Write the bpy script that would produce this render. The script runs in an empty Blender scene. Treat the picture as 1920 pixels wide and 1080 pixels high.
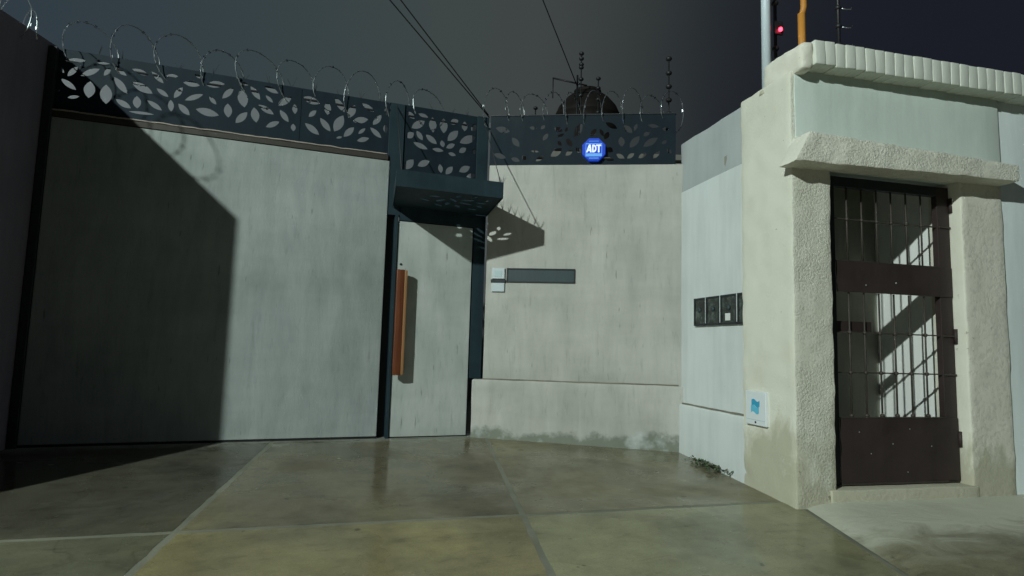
import bpy, bmesh, math, random
from mathutils import Vector, Matrix, noise

random.seed(7)
sc = bpy.context.scene
col = sc.collection
R = math.radians

# ------------------------------------------------------------------ camera
F_PX, PITCH, ROLL, CAM_Z = 1119.36, 0.0965629, 0.0282711, 0.92865
_cp, _sp, _cr, _sr = math.cos(PITCH), math.sin(PITCH), math.cos(ROLL), math.sin(ROLL)
FW = Vector((0, _cp, _sp))
_u0 = Vector((0, -_sp, _cp)); _r0 = Vector((1, 0, 0))
RT = _cr * _r0 + _sr * _u0
UP = -_sr * _r0 + _cr * _u0
CAM = Vector((0, 0, CAM_Z))
cd = bpy.data.cameras.new('camera')
cam = bpy.data.objects.new('camera', cd); col.objects.link(cam)
cam.matrix_world = Matrix(((RT.x, UP.x, -FW.x, 0), (RT.y, UP.y, -FW.y, 0), (RT.z, UP.z, -FW.z, CAM_Z), (0, 0, 0, 1)))
cd.sensor_width = 36; cd.lens = F_PX / 1920 * 36
cd.clip_start = 0.05; cd.clip_end = 2000
sc.camera = cam

# ------------------------------------------------------------------ sky and exposure
def lin(c):
    return tuple(((v / 255) / 12.92 if v / 255 <= .04045 else ((v / 255 + .055) / 1.055) ** 2.4) for v in c)
w = bpy.data.worlds.new('World'); sc.world = w; w.use_nodes = True
nt = w.node_tree; nt.nodes.clear()
out = nt.nodes.new('ShaderNodeOutputWorld'); bg = nt.nodes.new('ShaderNodeBackground')
tc = nt.nodes.new('ShaderNodeTexCoord'); sep = nt.nodes.new('ShaderNodeSeparateXYZ')
rp = nt.nodes.new('ShaderNodeValToRGB'); mr = nt.nodes.new('ShaderNodeMapRange')
nz = nt.nodes.new('ShaderNodeTexNoise'); nz.inputs['Scale'].default_value = 1.6; nz.inputs['Detail'].default_value = 3
ma = nt.nodes.new('ShaderNodeMath'); ma.operation = 'MULTIPLY_ADD'; ma.inputs[1].default_value = .16; 
mr.inputs['From Min'].default_value = -1; mr.inputs['From Max'].default_value = 1
nt.links.new(tc.outputs['Generated'], sep.inputs[0]); nt.links.new(tc.outputs['Generated'], nz.inputs['Vector'])
nt.links.new(nz.outputs['Fac'], ma.inputs[0]); nt.links.new(sep.outputs['X'], ma.inputs[2])
nt.links.new(ma.outputs[0], mr.inputs['Value']); nt.links.new(mr.outputs[0], rp.inputs[0])
cr = rp.color_ramp; cr.interpolation = 'B_SPLINE'
SKY = [(-1, (44, 54, 66)), (-.5, (48, 60, 68)), (-.1, (60, 71, 71)), (.13, (65, 69, 69)), (.24, (58, 63, 63)), (.38, (36, 41, 45)), (.55, (26, 28, 37)), (1, (26, 27, 39))]
while len(cr.elements) < len(SKY): cr.elements.new(.5)
for e, (x, c) in zip(cr.elements, SKY):
    e.position = (x + 1) / 2; e.color = (*lin(c), 1)
nt.links.new(rp.outputs[0], bg.inputs[0]); bg.inputs[1].default_value = 1.0
nt.links.new(bg.outputs[0], out.inputs[0])
vs = sc.view_settings
vs.view_transform = 'Standard'; vs.look = 'None'; vs.exposure = 0; vs.gamma = 1; vs.use_curve_mapping = False

# the night street is lit by one street lamp behind the camera (its light is in its builder below)
LAMP = Vector((-7.25, -6.25, 7.65)); LAMP_W = 7400; LAMP_COL = (.87, 1.0, .945)

# ------------------------------------------------------------------ frames of the walls
class Frame:
    def __init__(s, o, deg):
        s.o = Vector((o[0], o[1], 0)); s.a = R(deg)
        s.u = Vector((math.cos(s.a), math.sin(s.a), 0)); s.n = Vector((-math.sin(s.a), math.cos(s.a), 0))
    def w(s, u, n, z): return s.o + s.u * u + s.n * n + Vector((0, 0, z))
    def px(s, x, y, off=0):                       # photo pixel -> (u, z) on the wall plane
        d = FW + RT * ((x - 960) / F_PX) - UP * ((y - 540) / F_PX)
        p0 = s.o + s.n * off
        t = (p0 - CAM).dot(s.n) / d.dot(s.n)
        P = CAM + d * t
        return ((P - s.o).dot(s.u), P.z)
G = Frame((-.39178, 6.2), 20.2205)                # sliding gate and door
M = Frame((-.39178, 6.2), -6.4105)                # wall with the letter slot
RW = Frame((1.65861, 5.96963), 13.1516 - 90)      # short return wall, u runs towards the street
W = Frame((2.04565, 4.31318), 13.1516)            # wall with the iron gate
X = Frame((0, 0), 0)
SL = .06
def gz(u, n): return SL * n

# ------------------------------------------------------------------ materials
def mat(name, base, rough=.6, metal=0, spec=.5, emit=None, emit_s=0, fn=None):
    m = bpy.data.materials.new(name); m.use_nodes = True
    N = m.node_tree.nodes; L = m.node_tree.links; b = N['Principled BSDF']
    b.inputs['Base Color'].default_value = (*base, 1); b.inputs['Roughness'].default_value = rough
    b.inputs['Metallic'].default_value = metal; b.inputs['Specular IOR Level'].default_value = spec
    if emit: b.inputs['Emission Color'].default_value = (*emit, 1); b.inputs['Emission Strength'].default_value = emit_s
    if fn: fn(N, L, b)
    return m
def coord(N, L, scale=(1, 1, 1), off=(0, 0, 0), kind='Object'):
    t = N.new('ShaderNodeTexCoord'); mp = N.new('ShaderNodeMapping')
    mp.inputs['Scale'].default_value = scale; mp.inputs['Location'].default_value = off
    L.new(t.outputs[kind], mp.inputs[0]); return mp.outputs[0]
def wnoise(N, L, vec, scale, detail=4, rough=.55, dist=0):
    n = N.new('ShaderNodeTexNoise'); n.inputs['Scale'].default_value = scale; n.inputs['Detail'].default_value = detail
    n.inputs['Roughness'].default_value = rough; n.inputs['Distortion'].default_value = dist
    L.new(vec, n.inputs['Vector']); return n.outputs['Fac']
def ramp(N, L, fac, stops, interp='LINEAR'):
    r = N.new('ShaderNodeValToRGB'); r.color_ramp.interpolation = interp
    while len(r.color_ramp.elements) < len(stops): r.color_ramp.elements.new(.5)
    for e, (p, c) in zip(r.color_ramp.elements, stops):
        e.position = p; e.color = (*c, 1) if hasattr(c, '__len__') else (c, c, c, 1)
    L.new(fac, r.inputs[0]); return r.outputs[0]
def mix(N, L, a, b, fac, mode='MIX'):
    x = N.new('ShaderNodeMix'); x.data_type = 'RGBA'; x.blend_type = mode
    for s, v in ((x.inputs[0], fac), (x.inputs[6], a), (x.inputs[7], b)):
        if hasattr(v, 'is_output'): L.new(v, s)
        elif hasattr(v, '__len__'): s.default_value = (*v, 1)
        else: s.default_value = v
    return x.outputs[2]
def bump(N, L, b, h, strength=.3, dist=.01, chain=None):
    n = N.new('ShaderNodeBump'); n.inputs['Strength'].default_value = strength; n.inputs['Distance'].default_value = dist
    L.new(h, n.inputs['Height'])
    if chain: L.new(chain, n.inputs['Normal'])
    L.new(n.outputs[0], b.inputs['Normal']); return n.outputs[0]
def math_(N, L, op, a, b=None, c=None):
    m = N.new('ShaderNodeMath'); m.operation = op
    for i, v in enumerate((a, b, c)):
        if v is None: continue
        if hasattr(v, 'is_output'): L.new(v, m.inputs[i])
        else: m.inputs[i].default_value = v
    return m.outputs[0]

def cement(base, dark, light, off):
    def fn(N, L, b):
        v = coord(N, L, (3.2, 3.2, .8), off)
        st = wnoise(N, L, v, 1.6, 6, .6, .4)
        v2 = coord(N, L, (20, 20, 3.4), off)
        fs = wnoise(N, L, v2, 1.2, 5, .65, .3)
        v3 = coord(N, L, (1, 1, 1), off)
        cl = wnoise(N, L, v3, 1.1, 5, .55)
        c = ramp(N, L, st, [(.3, dark), (.5, base), (.72, light)])
        c = mix(N, L, c, ramp(N, L, fs, [(.26, .72), (.42, .97), (.6, 1), (.8, 1.05)]), .6, 'MULTIPLY')
        c = mix(N, L, c, ramp(N, L, cl, [(.28, (.78, .82, .80)), (.5, (1, 1, 1)), (.72, (1.14, 1.12, 1.15))]), .8, 'MULTIPLY')
        bd = wnoise(N, L, coord(N, L, (.8, .8, 4.5), (off[0] + 1, 3, 2)), 1.5, 4, .6, .3)
        c = mix(N, L, c, ramp(N, L, bd, [(.3, .88), (.5, 1), (.7, 1.08)]), .4, 'MULTIPLY')
        br = wnoise(N, L, coord(N, L, (11, 11, 1.3), (off[0] + 6, 1, 1)), 1.2, 6, .7, .8)
        c = mix(N, L, c, (.70, .74, .70), ramp(N, L, br, [(.60, 0), (.72, .75)]), 'MULTIPLY')
        # fine dark drip flecks left by the trowel
        dr = wnoise(N, L, coord(N, L, (30, 30, 5), (off[0] + 3, 0, 5)), 1, 2, .5)
        c = mix(N, L, c, mix(N, L, c, (.55, .58, .55), 1, 'MULTIPLY'), ramp(N, L, dr, [(.69, 0), (.76, .8)]))
        L.new(c, b.inputs['Base Color'])
        g = wnoise(N, L, coord(N, L, (60, 60, 25)), 1, 4)
        n1 = bump(N, L, b, g, .25, .004)
        bump(N, L, b, fs, .25, .006, n1)
    return fn
def painted(base, stain, off, amt=.5, bs=.15):
    def fn(N, L, b):
        cl = wnoise(N, L, coord(N, L, (1, 1, 1), off), 1.7, 6, .6)
        st = wnoise(N, L, coord(N, L, (7, 7, .8), off), 1.3, 4, .6)
        c = mix(N, L, base, stain, ramp(N, L, cl, [(.42, 0), (.75, amt)]))
        c = mix(N, L, c, ramp(N, L, st, [(.3, .86), (.6, 1.0)]), .7, 'MULTIPLY')
        sp = wnoise(N, L, coord(N, L, (1, 1, 1), off), 26, 3, .6)
        c = mix(N, L, c, (.75, .75, .7), ramp(N, L, sp, [(.7, 0), (.78, .5)]), 'MULTIPLY')
        L.new(c, b.inputs['Base Color'])
        n1 = bump(N, L, b, wnoise(N, L, coord(N, L), 60, 4), bs, .004)
        bump(N, L, b, wnoise(N, L, coord(N, L), 6, 3), .25, .012, n1)
    return fn
def stucco(base, stain, off, strength=.9, scale=42):
    def fn(N, L, b):
        v = coord(N, L, (1, 1, 1), off)
        cl = wnoise(N, L, v, 2.2, 5, .6)
        c = mix(N, L, base, stain, ramp(N, L, cl, [(.45, 0), (.75, .6)]))
        g = wnoise(N, L, v, scale, 6, .6, .15)
        gr = ramp(N, L, g, [(.36, 0), (.52, .75), (.68, 1)])
        fine = wnoise(N, L, v, scale * 3, 2, .5)
        mask = ramp(N, L, wnoise(N, L, v, 3.6, 4), [(.34, .12), (.62, 1)])
        h = math_(N, L, 'MULTIPLY', gr, mask)
        h = math_(N, L, 'MULTIPLY_ADD', fine, .25, h)
        tn = N.new('ShaderNodeTexCoord'); sn = N.new('ShaderNodeSeparateXYZ'); L.new(tn.outputs['Normal'], sn.inputs[0])
        side = ramp(N, L, math_(N, L, 'ABSOLUTE', sn.outputs['X']), [(.6, 1), (.9, .22)])
        h = math_(N, L, 'MULTIPLY', h, side)
        gr = mix(N, L, (.8, .8, .8), gr, side)
        c = mix(N, L, c, ramp(N, L, gr, [(0, .8), (.5, 1)]), .6, 'MULTIPLY')
        tz = N.new('ShaderNodeTexCoord'); sz = N.new('ShaderNodeSeparateXYZ'); L.new(tz.outputs['Object'], sz.inputs[0])
        dn = wnoise(N, L, coord(N, L, (1, 1, .6), (off[0] + 4, 2, 6)), 3.4, 6, .65, .4)
        dm = math_(N, L, 'MULTIPLY_ADD', dn, -1.5, sz.outputs['Z'])
        c = mix(N, L, c, (.42, .40, .29), ramp(N, L, math_(N, L, 'ADD', dm, .62), [(.10, .75), (.34, 0)]))
        chip = wnoise(N, L, coord(N, L, (1, 1, 1), (off[0] + 1, 5, 2)), 17, 3, .6)
        c = mix(N, L, c, (.35, .34, .28), ramp(N, L, chip, [(.70, 0), (.75, .75)]), 'MULTIPLY')
        L.new(c, b.inputs['Base Color'])
        bump(N, L, b, h, strength, .012)
    return fn
def concrete(N, L, b):
    v = coord(N, L, (1, 1, 1), (0, 0, 0), 'Object')
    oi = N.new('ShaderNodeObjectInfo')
    c1 = wnoise(N, L, v, 1.1, 7, .6, .5)
    c2 = wnoise(N, L, v, 5.5, 5, .65)
    c3 = wnoise(N, L, v, 60, 3, .6)
    swp = wnoise(N, L, coord(N, L, (2.2, 9, 1), (4, 2, 0)), 1.2, 5, .6, 1.2)
    c = ramp(N, L, c1, [(.28, (.070, .068, .050)), (.48, (.125, .118, .085)), (.62, (.150, .142, .098)), (.78, (.205, .185, .115))])
    c = mix(N, L, c, ramp(N, L, c2, [(.25, .65), (.5, 1), (.75, 1.18)]), .8, 'MULTIPLY')
    c = mix(N, L, c, ramp(N, L, swp, [(.25, .6), (.42, 1), (.7, 1.1)]), .7, 'MULTIPLY')
    c = mix(N, L, c, ramp(N, L, c3, [(.25, .8), (.5, 1)]), .6, 'MULTIPLY')
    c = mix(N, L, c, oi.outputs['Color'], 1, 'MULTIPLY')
    sc_ = wnoise(N, L, coord(N, L, (1.3, 4.5, 1), (1, 8, 0)), 2.4, 7, .7, 1.6)
    c = mix(N, L, c, ramp(N, L, sc_, [(.30, .55), (.40, .95), (.62, 1.0), (.74, 1.25)]), .75, 'MULTIPLY')
    vd = N.new('ShaderNodeVectorMath'); vd.operation = 'MULTIPLY_ADD'; wn = N.new('ShaderNodeTexNoise'); wn.inputs['Scale'].default_value = 3; L.new(v, wn.inputs['Vector'])
    L.new(wn.outputs['Color'], vd.inputs[0]); vd.inputs[1].default_value = (.5, .5, 0); L.new(v, vd.inputs[2])
    vo = N.new('ShaderNodeTexVoronoi'); vo.feature = 'DISTANCE_TO_EDGE'; vo.inputs['Scale'].default_value = .55; L.new(vd.outputs[0], vo.inputs['Vector'])
    ck = math_(N, L, 'MULTIPLY', ramp(N, L, vo.outputs['Distance'], [(.0, 1), (.006, 0)]), ramp(N, L, c1, [(.5, 0), (.66, .4)]))
    c = mix(N, L, c, (.3, .28, .24), ck, 'MULTIPLY')
    gt = wnoise(N, L, v, 150, 2, .6)
    c = mix(N, L, c, ramp(N, L, gt, [(.3, .72), (.5, 1), (.72, 1.25)]), .6, 'MULTIPLY')
    # small dark pits and oil spots
    sp = wnoise(N, L, v, 13, 2, .4)
    c = mix(N, L, c, (.4, .38, .33), ramp(N, L, sp, [(.72, 0), (.77, .9)]), 'MULTIPLY')
    t = N.new('ShaderNodeTexCoord'); s = N.new('ShaderNodeSeparateXYZ'); L.new(t.outputs['Object'], s.inputs[0])
    spill = math_(N, L, 'MULTIPLY_ADD', wnoise(N, L, coord(N, L, (1, 1, 1), (2, 2, 0)), 3.2, 6, .7), .55, s.outputs['Y'])
    c = mix(N, L, c, (.30, .31, .27), ramp(N, L, spill, [(.10, 0), (.20, .45), (.30, .9)]))
    L.new(c, b.inputs['Base Color'])
    # film of water: smooth where wet, matt where dry
    wet = wnoise(N, L, coord(N, L, (1, 1, 1), (7, 3, 0)), .8, 5, .6, .4)
    L.new(ramp(N, L, wet, [(.36, .09), (.47, .20), (.62, .55)]), b.inputs['Roughness'])
    n1 = bump(N, L, b, c3, .10, .003)
    bump(N, L, b, c2, .12, .010, n1)

mt = {}
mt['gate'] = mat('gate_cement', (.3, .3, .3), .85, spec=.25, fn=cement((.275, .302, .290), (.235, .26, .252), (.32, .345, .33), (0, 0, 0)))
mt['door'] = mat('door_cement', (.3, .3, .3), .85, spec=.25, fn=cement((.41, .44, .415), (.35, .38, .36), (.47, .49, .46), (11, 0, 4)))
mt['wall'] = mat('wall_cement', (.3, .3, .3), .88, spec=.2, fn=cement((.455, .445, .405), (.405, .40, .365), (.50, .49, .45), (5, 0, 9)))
def plinth_fn(N, L, b):
    cement((.47, .46, .42), (.41, .40, .37), (.53, .52, .48), (2, 0, 1))(N, L, b)
    src = b.inputs['Base Color'].links[0].from_socket
    t = N.new('ShaderNodeTexCoord'); s = N.new('ShaderNodeSeparateXYZ'); L.new(t.outputs['Object'], s.inputs[0])
    wv = wnoise(N, L, coord(N, L, (1, 1, 1), (3, 0, 2)), 2.6, 7, .7)
    hgt = math_(N, L, 'MULTIPLY_ADD', wv, -.42, s.outputs['Z'])             # ragged tide line of salts and moss
    moss = ramp(N, L, hgt, [(0, .85), (.05, 0)]); 
    c = mix(N, L, src, (.17, .19, .15), math_(N, L, 'MULTIPLY', ramp(N, L, math_(N, L, 'ADD', hgt, .195), [(0, 1), (.06, 0)]), .85))
    salt = wnoise(N, L, coord(N, L, (1, 1, 1), (9, 0, 7)), 3.1, 4, .6)
    sm = math_(N, L, 'MULTIPLY', ramp(N, L, math_(N, L, 'ADD', hgt, .15), [(0, 1), (.06, 0)]), ramp(N, L, salt, [(.52, 0), (.68, 1)]))
    c = mix(N, L, c, (.56, .60, .59), math_(N, L, 'MULTIPLY', sm, .8))
    L.new(c, b.inputs['Base Color'])
mt['plinth'] = mat('plinth_cement', (.3, .3, .3), .88, spec=.2, fn=plinth_fn)
mt['white'] = mat('white_paint', (.8, .8, .8), .8, spec=.25, fn=painted((.68, .72, .71), (.56, .60, .57), (1, 2, 3)))
mt['white_b'] = mat('white_paint_neighbour', (.8, .8, .8), .8, spec=.25, fn=painted((.74, .80, .79), (.66, .72, .70), (4, 8, 1), .4))
mt['upper'] = mat('upper_paint', (.8, .8, .8), .8, spec=.25, fn=painted((.66, .73, .67), (.56, .62, .56), (6, 1, 5), .5))
mt['raw'] = mat('raw_render', (.5, .5, .5), .9, spec=.2, fn=painted((.45, .48, .48), (.38, .41, .41), (8, 3, 2), .6, .3))
mt['pillar'] = mat('cream_stucco', (.6, .6, .5), .9, spec=.2, fn=stucco((.74, .725, .625), (.60, .58, .47), (0, 0, 0), .5, 62))
mt['lintel'] = mat('cream_stucco_coarse', (.6, .6, .5), .9, spec=.2, fn=stucco((.78, .76, .66), (.66, .64, .53), (5, 0, 3), .6, 58))
mt['smoothp'] = mat('cream_smooth', (.6, .6, .5), .9, spec=.2, fn=stucco((.76, .73, .63), (.60, .57, .46), (9, 2, 3), .3, 26))
mt['tile'] = mat('coping_paint', (.6, .6, .5), .8, spec=.3, fn=painted((.70, .72, .64), (.50, .50, .42), (1, 1, 1), .6, .35))
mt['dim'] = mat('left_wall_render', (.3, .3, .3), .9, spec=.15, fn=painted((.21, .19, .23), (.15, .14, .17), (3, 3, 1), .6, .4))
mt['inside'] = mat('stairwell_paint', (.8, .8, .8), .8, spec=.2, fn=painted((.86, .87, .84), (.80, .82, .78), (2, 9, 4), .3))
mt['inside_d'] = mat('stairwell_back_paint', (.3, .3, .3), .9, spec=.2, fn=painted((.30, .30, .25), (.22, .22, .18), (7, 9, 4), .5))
def steel_fn(c):
    def fn(N, L, b):
        n = wnoise(N, L, coord(N, L), 3.2, 5, .6)
        cc = mix(N, L, tuple(v * .8 for v in c), tuple(v * 1.2 for v in c), ramp(N, L, n, [(.3, 0), (.7, 1)]))
        st = wnoise(N, L, coord(N, L, (14, 14, 1.2)), 1, 4)
        cc = mix(N, L, cc, ramp(N, L, st, [(.3, .8), (.6, 1.05)]), .7, 'MULTIPLY')
        L.new(cc, b.inputs['Base Color'])
        L.new(ramp(N, L, n, [(.3, .55), (.7, .75)]), b.inputs['Roughness'])
        bump(N, L, b, wnoise(N, L, coord(N, L), 70, 3), .06, .002)
    return fn
mt['steel'] = mat('blue_grey_steel', (.05, .07, .08), .5, spec=.16, fn=steel_fn((.0190, .0350, .0450)))
mt['screen'] = mat('screen_steel', (.01, .02, .03), .6, spec=.16, fn=steel_fn((.0095, .0185, .0265)))
mt['steel_d'] = mat('charcoal_steel', (.02, .025, .03), .55, fn=steel_fn((.016, .019, .024)))
mt['bronze'] = mat('brown_rail', (.05, .04, .03), .7, fn=steel_fn((.034, .028, .022)))
mt['lip'] = mat('crumbling_cement_lip', (.35, .3, .26), .9, spec=.2, fn=painted((.36, .31, .27), (.2, .17, .15), (2, 2, 2), .8, .5))
mt['iron'] = mat('brown_iron_paint', (.035, .022, .02), .4, fn=steel_fn((.034, .022, .020)))
mt['bar'] = mat('bare_worn_iron', (.06, .05, .045), .38, metal=.4, fn=steel_fn((.075, .062, .052)))
def wood_fn(N, L, b):
    n = wnoise(N, L, coord(N, L, (40, 40, 2.5)), 1, 5, .6, .6)
    L.new(ramp(N, L, n, [(.3, (.075, .021, .008)), (.55, (.135, .037, .012)), (.75, (.19, .058, .019))]), b.inputs['Base Color'])
    bump(N, L, b, n, .2, .002)
mt['wood'] = mat('varnished_wood', (.3, .1, .04), .45, fn=wood_fn)
mt['wood_l'] = mat('pale_varnished_wood', (.30, .145, .055), .5)
mt['wire'] = mat('galvanised_wire', (.48, .52, .53), .34, metal=.9)
mt['blade'] = mat('razor_blade_steel', (.75, .78, .8), .18, metal=1)
mt['cable'] = mat('black_cable', (.03, .03, .03), .6)
mt['plastic_b'] = mat('black_insulator', (.015, .015, .017), .5)
mt['plastic_w'] = mat('white_plastic', (.72, .76, .78), .45)
mt['plastic_g'] = mat('grey_lens', (.42, .54, .56), .35)
mt['pvc'] = mat('pvc_pipe', (.66, .75, .80), .4, fn=painted((.62, .70, .75), (.5, .57, .6), (1, 4, 2), .4, .05))
mt['orange'] = mat('orange_paint', (.55, .22, .03), .55, fn=painted((.62, .27, .045), (.42, .17, .03), (1, 7, 2), .6, .1))
def mglass(N, L, b):
    oi = N.new('ShaderNodeObjectInfo')
    v = coord(N, L); va = N.new('ShaderNodeVectorMath'); va.operation = 'ADD'; L.new(v, va.inputs[0])
    cx = N.new('ShaderNodeCombineXYZ'); L.new(math_(N, L, 'MULTIPLY', oi.outputs['Random'], 50), cx.inputs[0]); L.new(cx.outputs[0], va.inputs[1])
    n = wnoise(N, L, va.outputs[0], 13, 4, .6)
    L.new(ramp(N, L, n, [(.34, (.008, .010, .010)), (.5, (.022, .032, .028)), (.66, (.075, .095, .085))]), b.inputs['Base Color'])  # blotches in the colour are painted reflections on the glass
mt['glass_d'] = mat('dark_glass_painted_reflections', (.016, .026, .028), .2, fn=mglass)
mt['glass_w'] = mat('weathered_letter_slot', (.03, .05, .055), .3, fn=steel_fn((.036, .058, .064)))
mt['sticker'] = mat('paper_tag', (.7, .72, .7), .7)
mt['cyan'] = mat('cyan_print', (.03, .34, .55), .5)
mt['cyan_l'] = mat('pale_cyan_print', (.12, .50, .70), .5)
mt['tank'] = mat('brown_black_tank', (.02, .02, .02), .6, spec=.2, fn=steel_fn((.019, .016, .014)))
mt['house'] = mat('house_render', (.2, .2, .2), .9, fn=painted((.22, .21, .19), (.16, .15, .14), (2, 3, 9), .5, .3))
mt['facade'] = mat('grey_facade', (.2, .2, .2), .9, fn=painted((.20, .205, .22), (.16, .165, .18), (5, 3, 9), .5, .3))
mt['leaf'] = mat('weed_leaf', (.05, .09, .03), .6)
mt['leaf_d'] = mat('dry_leaf', (.12, .12, .08), .8)
mt['led'] = mat('red_led', (.8, .02, .02), .4, emit=(1, .03, .06), emit_s=9)
mt['lens'] = mat('lamp_lens', (.9, .9, .9), .3, emit=(.9, 1, .92), emit_s=30)
mt['grime'] = mat('ledge_grime', (.10, .09, .07), .9, spec=.2, fn=painted((.24, .22, .175), (.11, .10, .08), (2, 6, 1), .9, .5))
mt['intercom'] = mat('intercom_plastic', (.50, .56, .58), .45)
mt['concrete'] = mat('wet_concrete', (.15, .14, .1), .3, fn=concrete)
mt['mortar'] = mat('joint_mortar', (.22, .22, .17), .6, fn=painted((.215, .215, .165), (.11, .11, .08), (3, 1, 5), .9, .4))
def apron_fn(N, L, b):
    v = coord(N, L)
    concrete(N, L, b)
    src = b.inputs['Base Color'].links[0].from_socket
    sw = wnoise(N, L, coord(N, L, (2.0, 3.2, 1), (2, 5, 0)), 1.5, 7, .65, .9)
    t = N.new('ShaderNodeTexCoord'); s = N.new('ShaderNodeSeparateXYZ'); L.new(t.outputs['Object'], s.inputs[0])
    # lime wash spilled from the wall: its ragged limit runs a hand to an arm from the wall foot
    lim = math_(N, L, 'ADD', math_(N, L, 'MULTIPLY_ADD', sw, .9, s.outputs['Y']), 1)
    m = ramp(N, L, lim, [(.46, 0), (.76, .28), (1.0, .85)])
    L.new(mix(N, L, src, (.58, .58, .48), m), b.inputs['Base Color'])
    b.inputs['Roughness'].default_value = .6
    for l in list(b.inputs['Roughness'].links): L.remove(l)
    bump(N, L, b, sw, .5, .02)
mt['apron'] = mat('limewashed_cement', (.3, .3, .25), .6, fn=apron_fn)
def asphalt_fn(N, L, b):
    n = wnoise(N, L, coord(N, L), 90, 3); L.new(ramp(N, L, n, [(.3, .03), (.7, .07)]), b.inputs['Base Color']); bump(N, L, b, n, .3, .005)
mt['asphalt'] = mat('asphalt', (.05, .05, .05), .7, fn=asphalt_fn)
def earth_fn(N, L, b):
    n = wnoise(N, L, coord(N, L), 1.5, 6); L.new(ramp(N, L, n, [(.3, (.08, .075, .06)), (.7, (.14, .13, .1))]), b.inputs['Base Color'])
mt['earth'] = mat('yard_cement', (.1, .1, .08), .8, fn=earth_fn)
mt['sign_b'] = mat('sign_blue', (.01, .05, .45), .35, emit=(.005, .03, .34), emit_s=.6)
mt['sign_m'] = mat('sign_pale_blue', (.15, .4, .8), .35, emit=(.08, .25, .7), emit_s=.45)
mt['sign_w'] = mat('sign_white', (.75, .8, .9), .35, emit=(.55, .62, .95), emit_s=.65)
mt['blackhole'] = mat('gap_shade_black', (.006, .006, .007), .8)  # near-black, painted as the shade in the gaps under gate and door

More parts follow.
